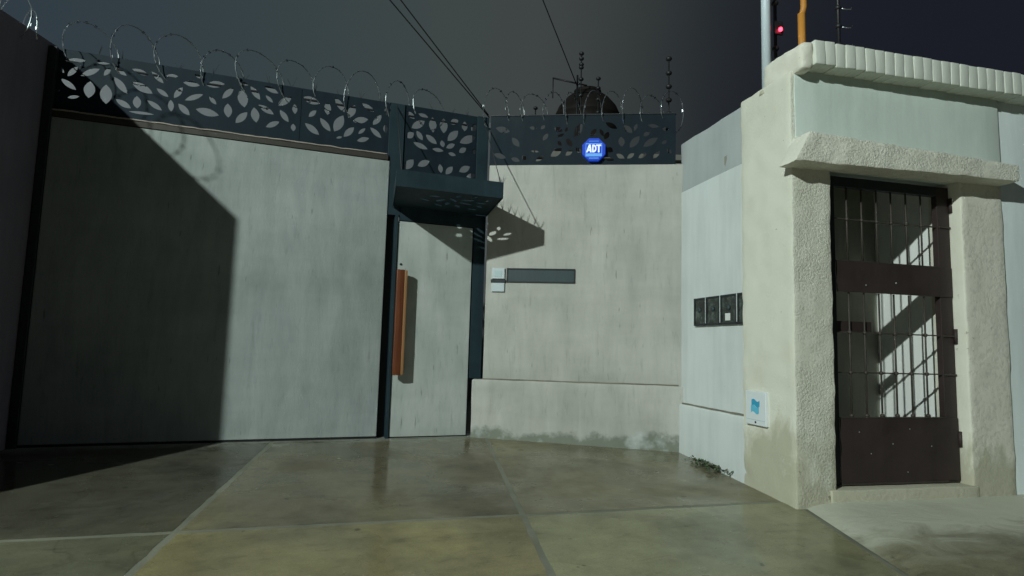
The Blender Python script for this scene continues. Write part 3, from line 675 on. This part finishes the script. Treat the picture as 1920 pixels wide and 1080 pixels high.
# ------------------------------------------------------------------ return wall, meters, utility box
rw = thing('return_wall', 'white painted side return wall with bare grey render at its top', 'wall', RW, (.55, .15, 0))
MB().rbox(-.02, 1.2, .04, .3, -.3, 2.535, .006, .2, .003, 3, 5).part('painted_wall', 'white', rw)
MB().rbox(-.02, 1.2, .048, .3, 2.53, 3.05, .02, .12, .006, 4, 6).part('bare_wall_top', 'raw', rw)
MB().rbox(-.03, 1.2, .005, .2, -.35, .408, .016, .06, .005, 4, 8).part('plinth', 'white', rw)
MB().rbox(.0, 1.12, .028, .06, .404, .424, .006, .05, .005, 9, 5).part('ledge_dirt', 'grime', rw)
mx = [.293, .500, .735, .985, 1.165]
labs = ['dark electricity meter window farthest from the stucco pillar', 'plain dark meter window second from the stucco pillar end but one', 'dark meter window with a white paper tag inside', 'narrow dark meter window half hidden by the stucco pillar']
labs[1] = 'plain dark meter window next to the one with a paper tag, away from the pillar'
for i in range(4):
    x0, x1 = mx[i] + .006, mx[i + 1] - .008
    me_ = thing('meter_box', labs[i], 'meter box', RW, ((x0 + x1) / 2, .04, 1.165), 'electricity meters in the return wall')
    hollow(x0, x1, 1.166, 1.424, .012, .039, .016).part('frame', 'steel_d', me_)
    MB().box(x0 + .0165, x1 - .0165, .034, .039, 1.1825, 1.4075).part('backing', 'glass_d', me_)
    MB().box(x0 + .0165, x1 - .0165, .018, .021, 1.1825, 1.4075).part('pane', 'glass_d', me_)
    MB().tube([((x0 + x1) / 2, .0175, 1.31), ((x0 + x1) / 2, .010, 1.31)], .022, 14).part('knob', 'glass_w', me_)
    if i == 2: MB().box(x0 + .07, x0 + .145, .0155, .0175, 1.20, 1.262, .0005).part('paper_tag', 'sticker', me_)
for i in (1, 2, 3): MB().box(mx[i] - .0075, mx[i] + .0055, .014, .0395, 1.185, 1.43).part('divider', 'white', rw)

# ------------------------------------------------------------------ wall with the iron gate
ww = thing('stucco_wall', 'cream stucco wall with lintel and tiled coping around the iron gate', 'wall', W, (1.0, .1, -.15))
MB().rbox(0, .335, 0, .62, -.3, 3.05, .012, .045, .0075, 9, 1).part('pillar', 'pillar', ww)
MB().rbox(1.558, 1.984, 0, .3, -.3, 2.40, .018, .05, .006, 7, 2).part('pillar', 'smoothp', ww)
MB().rbox(.034, 1.976, -.007, .3, 2.34, 3.09, .006, .2, .003, 3, 4).part('upper_wall', 'upper', ww)
def lwarp(P):
    t = max(0, min(1, (1.0 - P.x) / 1.1)); h = (P.z - 2.31) / .22
    if P.x < .3: P.x += .13 * h * max(0, (.3 - P.x) / .4)
    P.z += .035 * (P.x / 1.95) * (1 - .9 * max(0, min(1, h)))       # the soffit climbs a little, the top does not
    P.z -= .07 * (P.x / 1.95) * max(0, min(1, h))
    return P
MB().rbox(-.095, 1.95, -.165, .02, 2.30, 2.53, .008, .035, .0065, 10, 7, lwarp).part('lintel', 'lintel', ww)
MB().rbox(.28, 1.60, -.012, .3, -.3, -.035, .012, .08, .004, 5, 3).part('sill', 'smoothp', ww)
MB().rbox(.012, .125, -.115, .34, 3.02, 3.235, .035, .03, .016, 8, 9).part('coping_end', 'smoothp', ww)
tm = []
for k in range(5):
    m_ = MB(); m_.rbox(0, .0868, -.135, .12, 3.062, 3.248, .009, .06, .0028, 9, k)
    tm.append(m_.mesh('coping_tile', Vector((.043, -.01, 3.155)))); tm[-1].materials.append(mt['tile'])
for i in range(40):
    o = bpy.data.objects.new('coping_tile', tm[random.randrange(5)]); col.objects.link(o); o.parent = ww
    o.location = Vector((.115 + .043 + i * .0888, -.01 + random.uniform(-.002, .002), 3.155 + random.uniform(-.003, .003))) - BASE[ww.name]
    o.rotation_euler = (R(random.uniform(-1, 1)), R(random.uniform(-.9, .9)), R(random.uniform(-.8, .8)))
MB().rbox(.10, 3.9, -.02, .1, 3.085, 3.15, .01, .3, .004).part('coping_bed', 'smoothp', ww)
ws = tag(MB().rbox(1.992, 6.0, .018, .3, -.4, 3.09, .006, .3, .003, 3, 11).solo('boundary_wall', 'white_b', W, (3, .1, -.15)), 'smooth pale blue white wall continuing past the stucco gate pillar', 'wall')

# stairwell behind the gate
sw_ = thing('stairwell', 'bare stairwell behind the iron gate with one bright side wall', 'stairwell', W, (1, .5, -.05))
MB().box(1.57, 1.75, .301, .93, -.05, 2.6).part('side_wall', 'inside', sw_)
MB().box(1.562, 1.5695, .17, .93, -.05, 2.6).part('side_wall', 'inside', sw_)
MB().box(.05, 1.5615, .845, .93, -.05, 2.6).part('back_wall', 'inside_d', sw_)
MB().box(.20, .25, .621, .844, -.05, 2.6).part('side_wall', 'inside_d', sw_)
MB().box(.05, 1.75, .301, .94, 2.601, 2.68).part('light_block_ceiling', 'inside_d', sw_)  # unseen cover, added so that no light enters the stairwell from above
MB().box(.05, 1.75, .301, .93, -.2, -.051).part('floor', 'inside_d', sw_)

ig = thing('iron_gate', 'brown iron gate with bars, collars and two solid plates', 'gate', W, (.95, .12, -.03))
GN = .10
MB().box(.345, .455, GN, GN + .05, -.028, 2.31, .003).part('stile', 'steel_d', ig)
MB().box(1.432, 1.552, GN, GN + .05, -.028, 2.31, .003).part('stile', 'iron', ig)
MB().box(.4555, 1.4315, GN, GN + .05, 2.232, 2.31, .003).part('top_rail', 'steel_d', ig)
p1 = MB().box(.4555, 1.548, GN - .008, GN - .0005, 1.412, 1.648, .002).part('lock_plate', 'iron', ig)
MB().box(.4555, 1.4315, GN - .010, GN + .03, 1.6485, 1.654).part('plate_edge', 'bar', p1)
p2 = MB().box(.4555, 1.548, GN - .008, GN - .0005, -.012, .462, .002).part('kick_plate', 'iron', ig)
MB().box(.4555, 1.4315, GN - .010, GN + .03, .4625, .468).part('plate_edge', 'bar', p2)
MB().box(.4555, 1.4315, GN - .010, GN + .03, -.0265, -.0125).part('plate_edge', 'bar', p2)
for u_, z_ in ((.72, 1.47), (1.0, 1.50)): MB().tube([(u_, GN - .012, z_), (u_, GN - .0075, z_)], .006, 10).part('rivet', 'wire', p1)
for u_, z_ in ((.62, .36), (.92, .27), (1.08, .38), (1.28, .25), (.72, .20), (1.05, .06)): MB().tube([(u_, GN - .011, z_), (u_, GN - .0075, z_)], .005, 8).part('rivet', 'wire', p2)
for z_ in (1.98, 1.104, .80):
    MB().box(.4555, 1.4315, GN + .008, GN + .022, z_ - .005, z_ + .005).part('rail', 'bar', ig)
BU = [.579, .716, .856, .996, 1.140, 1.286]
for u_ in BU:
    for (a, b, cs) in ((1.6545, 2.2315, (1.98,)), (.4685, 1.4115, (1.104, .80, .478))):
        br_ = MB().tube([(u_, GN + .015, a), (u_, GN + .015, b)], .0068, 8).part('bar', 'bar', ig)
        for c_ in cs:
            MB().lathe((u_, GN + .015, c_), [(.0072, -.014), (.015, -.009), (.017, 0), (.015, .009), (.0072, .014)], 10).part('collar', 'bar', br_)
for z_ in (1.104, .80, 1.98):
    MB().box(1.44, 1.55, GN - .012, GN - .001, z_ - .008, z_ + .004, .001).part('rail_end', 'bar', ig)
MB().box(.47, .80, GN + .035, GN + .07, 1.11, 1.19, .003).part('latch_box', 'iron', ig)
for z_ in (2.16, 1.10, .30): MB().tube([(1.556, GN - .012, z_ - .06), (1.556, GN - .012, z_ + .06)], .014, 10).part('hinge', 'iron', ig)

ub = thing('utility_box', 'white utility box with cyan mark on the stucco pillar', 'utility box', RW, (1.28, 0, .385))
MB().box(1.158, 1.408, -.03, .012, .368, .630, .006).part('cover', 'plastic_w', ub)
def wave(x0, x1, z0, z1, ph):
    k = 8; top = [(x0 + (x1 - x0) * i / k, z1 + .010 * math.sin(2 * math.pi * i / k + ph)) for i in range(k + 1)]
    bot = [(x0 + (x1 - x0) * i / k, z0 + .010 * math.sin(2 * math.pi * i / k + ph)) for i in range(k + 1)]
    return MB().prism(bot + top[::-1], -.0325, -.0305)
wave(1.238, 1.335, .516, .560, 0).part('printed_mark', 'cyan', ub)
wave(1.230, 1.327, .464, .5155, 0).part('printed_mark', 'cyan_l', ub)
MB().box(1.165, 1.40, -.0315, -.0301, .408, .411).part('seam', 'plastic_g', ub)
MB().tube([(1.285, -.0345, .392), (1.285, -.0301, .392)], .008, 10).part('lock_cylinder', 'steel_d', ub)

# ------------------------------------------------------------------ poles on the pillar
pp = thing('vent_pipe', 'tall white plastic pipe standing on the stucco pillar', 'pipe', RW, (1.385, .05, 3.03))
MB().tube([(1.365, .05, 2.95), (1.350, .06, 5.2)], .037, 16).part('pipe', 'pvc', pp)
MB().lathe((1.365, .05, 3.0), [(.06, 0), (.055, .03), (.038, .055)], 14).part('cement_collar', 'smoothp', pp)
op = thing('orange_post', 'thin orange metal post behind the coping end', 'post', W, (.245, .16, 3.2))
MB().tube([(.245, .16, 3.1), (.243, .16, 3.63)], .028, 14).tube([(.243, .16, 3.60), (.262, .155, 3.68), (.262, .155, 4.6)], .024, 14).part('tube', 'orange', op)
def fence_post(name, label, fr, u, n, z0, z1, zs, r=.008, ir=.022, group=None, led=None, wires=None):
    t = thing(name, label, 'fence post', fr, (u, n, z0), group)
    MB().tube([(u, n, z0), (u, n, z1)], r, 8).part('rod', 'plastic_b', t)
    for z in zs:
        MB().lathe((u, n, z), [(r, -ir * .75), (ir * .8, -ir * .45), (ir, 0), (ir * .8, ir * .45), (r, ir * .75)], 12).part('insulator', 'plastic_b', t)
    return t
grp = 'electric fence posts'
pz = fence_post('electric_fence_post', 'black electric fence post with red light behind white pipe', W, .20, .42, 3.0, 4.6, (3.28, 3.46, 3.86, 4.06, 4.3), .014, .03, grp)
MB().box(.16, .245, .375, .395, 3.565, 3.68, .006).part('lamp_housing', 'plastic_b', pz)
MB().lathe((.205, .36, 3.60), [(.003, -.018), (.013, -.012), (.017, 0), (.013, .013), (.003, .019)], 12).part('red_lamp', 'led', pz)
p4 = fence_post('electric_fence_post', 'black electric fence post with side hooks behind the coping tiles', W, .645, .22, 3.2, 4.6, (3.30, 3.46, 3.62, 3.78, 3.95), .014, .026, grp)
for z in (3.30, 3.46, 3.62, 3.78): MB().tube([(.66, .22, z), (.705, .20, z - .015), (.745, .19, z - .012), (.75, .19, z + .006)], .005, 6).part('hook', 'wire', p4)
fence_post('electric_fence_post', 'black insulated fence post rising behind the right end of the leaf screen', M, 2.0, .16, 2.7, 4.06, [2.95, 3.1, 3.26, 3.43, 3.58, 3.73, 3.88, 4.04], .007, .034, grp)
fence_post('electric_fence_post', 'tallest insulated fence post rising in front of the water tank', X, .826, 7.5, 3.0, 4.79, [3.6, 3.85, 4.2, 4.42, 4.58, 4.62, 4.70, 4.77], .008, .034, grp)
fence_post('electric_fence_post', 'shorter insulated fence post in front of the water tank', X, 1.094, 7.8, 3.0, 4.59, [3.7, 3.9, 4.1, 4.28, 4.44, 4.575], .008, .034, grp)
fence_post('electric_fence_post', 'insulated fence post barely rising above the leaf screen', X, .25, 7.8, 2.6, 4.15, [3.1, 3.3, 3.5, 3.7, 3.9, 4.135], .008, .032, grp)

# ------------------------------------------------------------------ house and tank behind
hs = thing('house', 'low dark house behind the leaf screen carrying the water tank', 'house', X, (1.5, 12.5, 0))
MB().rbox(.2, 8.5, 9.9, 15, -.2, 4.12, .02, 1, .003).part('walls', 'house', hs)
MB().box(.12, 8.6, 9.8, 15.1, 4.1205, 4.22, .01).part('roof_slab', 'house', hs)
h2 = thing('house', 'grey lamplit house glimpsed through the leaf cut-outs above the gate', 'house', G, (-2, 6, 0))
MB().rbox(-5.8, 1.42, 4.0, 8.0, -.2, 4.80, .02, 1, .003).part('walls', 'facade', h2)
MB().box(-5.86, 1.46, 3.94, 8.06, 4.8005, 4.90, .01).part('roof_slab', 'facade', h2)
for u0 in (-4.6, -1.6):
    wn = hollow(u0, u0 + 1.3, .95, 2.15, 3.97, 3.999, .05).part('window', 'steel_d', h2)
    MB().box(u0 + .0505, u0 + 1.2495, 3.985, 3.998, 1.0005, 2.0995).part('pane', 'glass_d', wn)
tk = thing('water_tank', 'dark domed plastic water tank on the roof behind the screen', 'water tank', X, (1.29, 10.6, 4.22))
MB().lathe((1.29, 10.6, 4.22), [(.54, 0), (.57, .04), (.57, .28), (.585, .31), (.57, .34), (.57, .58), (.585, .61), (.57, .64), (.565, .86), (.60, .88), (.60, .92), (.53, 1.08), (.40, 1.24), (.26, 1.35)], 36).part('body', 'tank', tk)
MB().lathe((1.29, 10.6, 5.57), [(.25, 0), (.25, .06), (.16, .085)], 28).part('lid', 'tank', tk)
am = thing('cable_mast', 'small iron mast on the roof where a cable ends', 'mast', X, (1.03, 9.93, 4.22))
MB().tube([(1.03, 9.93, 4.22), (1.03, 9.93, 5.62)], .016, 8).part('rod', 'plastic_b', am)
MB().tube([(.60, 9.93, 5.56), (1.2, 9.93, 5.44)], .014, 6).part('cross_arm', 'plastic_b', am)
MB().tube([(.61, 9.93, 5.555), (.61, 9.93, 5.20)], .010, 6).part('drop_rod', 'plastic_b', am)

# ------------------------------------------------------------------ razor wire
def razor(name, label, fr, loops, n0, dia, zc, yaw, seed, wire_r=.0035):
    rnd = random.Random(seed)
    t = thing(name, label, 'razor wire', fr, (loops[0], n0, zc), 'razor wire coils on the wall tops')
    bl = MB()
    for i, uc in enumerate(loops):
        a = R(yaw + rnd.uniform(-10, 10)); tl = R(rnd.uniform(-9, 9)); r_ = dia / 2 * rnd.uniform(.88, 1.1); z_ = zc + rnd.uniform(-.03, .03)
        ph = rnd.random() * 6
        ex = Vector((math.cos(a), math.sin(a), 0)); ez = Vector((math.sin(tl), 0, math.cos(tl)))
        pts = []
        for k in range(28):
            th = 2 * math.pi * k / 28; rr = r_ * (1 + .05 * math.sin(2 * th + ph) + .03 * math.sin(3 * th + ph * 2))
            pts.append(Vector((uc, n0, z_)) + ex * math.cos(th) * rr + ez * math.sin(th) * rr * 1.05)
        MB().tube(pts, wire_r, 5, True).part('wire_loop', 'wire', t)
        nb = int(2 * math.pi * r_ / .065)
        for k in range(nb):
            f = k / nb * 28; j = int(f); p = pts[j].lerp(pts[(j + 1) % 28], f - j); d = (pts[(j + 1) % 28] - pts[j]).normalized()
            s_ = d.cross(Vector((0, 1, 0))); s_ = s_.normalized() if s_.length > .1 else Vector((1, 0, 0))
            q = Matrix.Rotation(rnd.random() * 6.28, 3, d) @ s_; o2 = d.cross(q) * .0015
            for sg in (1, -1):
                bl.add([p - d * .005 + o2, p + d * .005 + o2, p + q * sg * .011 + d * .013, p + q * sg * .011 - d * .013], [(0, 1, 2, 3)])
    b_ = bl.part('blades', 'blade', t); b_['kind'] = 'stuff'
    return t
lo = []; u_ = -3.58
while u_ < -.5: lo.append(u_); u_ += random.uniform(.30, .37)
razor('razor_wire', 'razor wire coil along the top of the long gate screen', G, lo, .12, .46, 3.42, 38, 3, .0045)
razor('razor_wire', 'thin razor wire coil on the screen above the letter slot', M, [.15 + .21 * i for i in range(10)], .16, .44, 3.45, 56, 5, .0036)
razor('razor_wire', 'razor wire coil on the dark neighbour wall top', Frame(G.w(-3.95, 0, 0)[:2], math.degrees(G.a) - 90), [.12, .40, .72, 1.05, 1.38], 0, .42, 3.36, 40, 8, .0042)
# short retaining spikes along the screen top
sk = thing('spike_strip', 'row of short thorn spikes along the gate screen top', 'spikes', G, (-2.3, .05, 3.366))
u_ = -3.5
while u_ < -.1:
    m_ = MB()
    for q in range(random.choice((2, 3, 3))):
        m_.tube([(u_, .05, 3.362), (u_ + random.uniform(-.05, .05), .05 + random.uniform(-.03, .03), 3.37 + random.uniform(.04, .10))], .0026, 4, r2=.001)
    m_.part('spike', 'cable', sk); u_ += random.uniform(.13, .30)

# ------------------------------------------------------------------ overhead cables
def sagged(a, b, sag, k=24):
    a = Vector(a); b = Vector(b)
    return [a.lerp(b, i / k) - Vector((0, 0, sag * 4 * (i / k) * (1 - i / k))) for i in range(k + 1)]
for i, (a, b, s_) in enumerate((((-.30, 6.30, 3.40), (-7.5, -5.1, 7.98), .05), ((-.31, 6.31, 3.43), (-7.1, -5.6, 8.15), .02))):
    o = MB().tube(sagged(a, b, s_), .006, 6).solo('overhead_cable', 'cable', X)
    tag(o, ('lower' if i == 0 else 'upper') + ' of two black cables running up from the door post', 'cable', 'overhead cables')
P_ = Vector((1.03, 9.93, 5.42)); d_ = Vector((.352, 8.0, 5.80)) - Vector((1.026, 9.5, 5.201))
o = MB().tube(sagged(P_, P_ + d_ * 7, .0), .009, 6).solo('overhead_cable', 'cable', X)
tag(o, 'single black cable running up from the roof mast', 'cable', 'overhead cables')

# ------------------------------------------------------------------ weeds and rubbish at the wall foot
wd_ = thing('weed_clump', 'small dark weed clump growing at the foot of the white return wall', 'weeds', RW, (.62, -.03, -.07))
mg = MB(); md = MB()
for i in range(200):
    u0 = .62 + random.gauss(0, .14); n0 = -.015 - abs(random.gauss(0, .05)); z0 = -.085 + random.random() * .035 - .03 * (u0 - .6)
    a = random.random() * 6.28; l_ = random.uniform(.02, .05); d = Vector((math.cos(a), math.sin(a), random.uniform(.1, .9))).normalized() * l_
    s_ = d.cross(Vector((0, 0, 1))).normalized() * l_ * .3; p = Vector((u0, n0, z0))
    (mg if i % 4 else md).add([p, p + d * .5 + s_, p + d, p + d * .5 - s_], [(0, 1, 2, 3)])
mg.part('leaves', 'leaf', wd_)['kind'] = 'stuff'; md.part('dry_leaves', 'leaf_d', wd_)['kind'] = 'stuff'

# ------------------------------------------------------------------ street lamp (behind the camera, lights the scene)
sl = thing('street_lamp', 'tall grey street lamp with a cool white head across the pavement', 'street lamp', X, (LAMP.x - .9, LAMP.y - .9, ROAD_Z))
bx_, by_ = LAMP.x - .9, LAMP.y - .9
MB().tube([(bx_, by_, ROAD_Z - .2), (bx_, by_, 8.1)], .10, 16, r2=.06).part('pole', 'pvc', sl)
MB().tube([(bx_, by_, 8.05), (bx_ + .3, by_ + .3, 8.0), (LAMP.x - .15, LAMP.y - .15, 7.72)], .035, 10).part('arm', 'pvc', sl)
MB().lathe((LAMP.x, LAMP.y, LAMP.z + .03), [(.16, 0), (.20, .04), (.20, .10), (.10, .18)], 20).part('head', 'pvc', sl)
MB().lathe((LAMP.x, LAMP.y, LAMP.z + .018), [(.10, 0), (.15, .0105)], 20).part('lens', 'lens', sl)
ld = bpy.data.lights.new('street_lamp_light', 'POINT'); ld.energy = LAMP_W; ld.color = LAMP_COL; ld.shadow_soft_size = .13
lo_ = bpy.data.objects.new('street_lamp_light', ld); col.objects.link(lo_); lo_.location = LAMP - Vector((0, 0, .15))
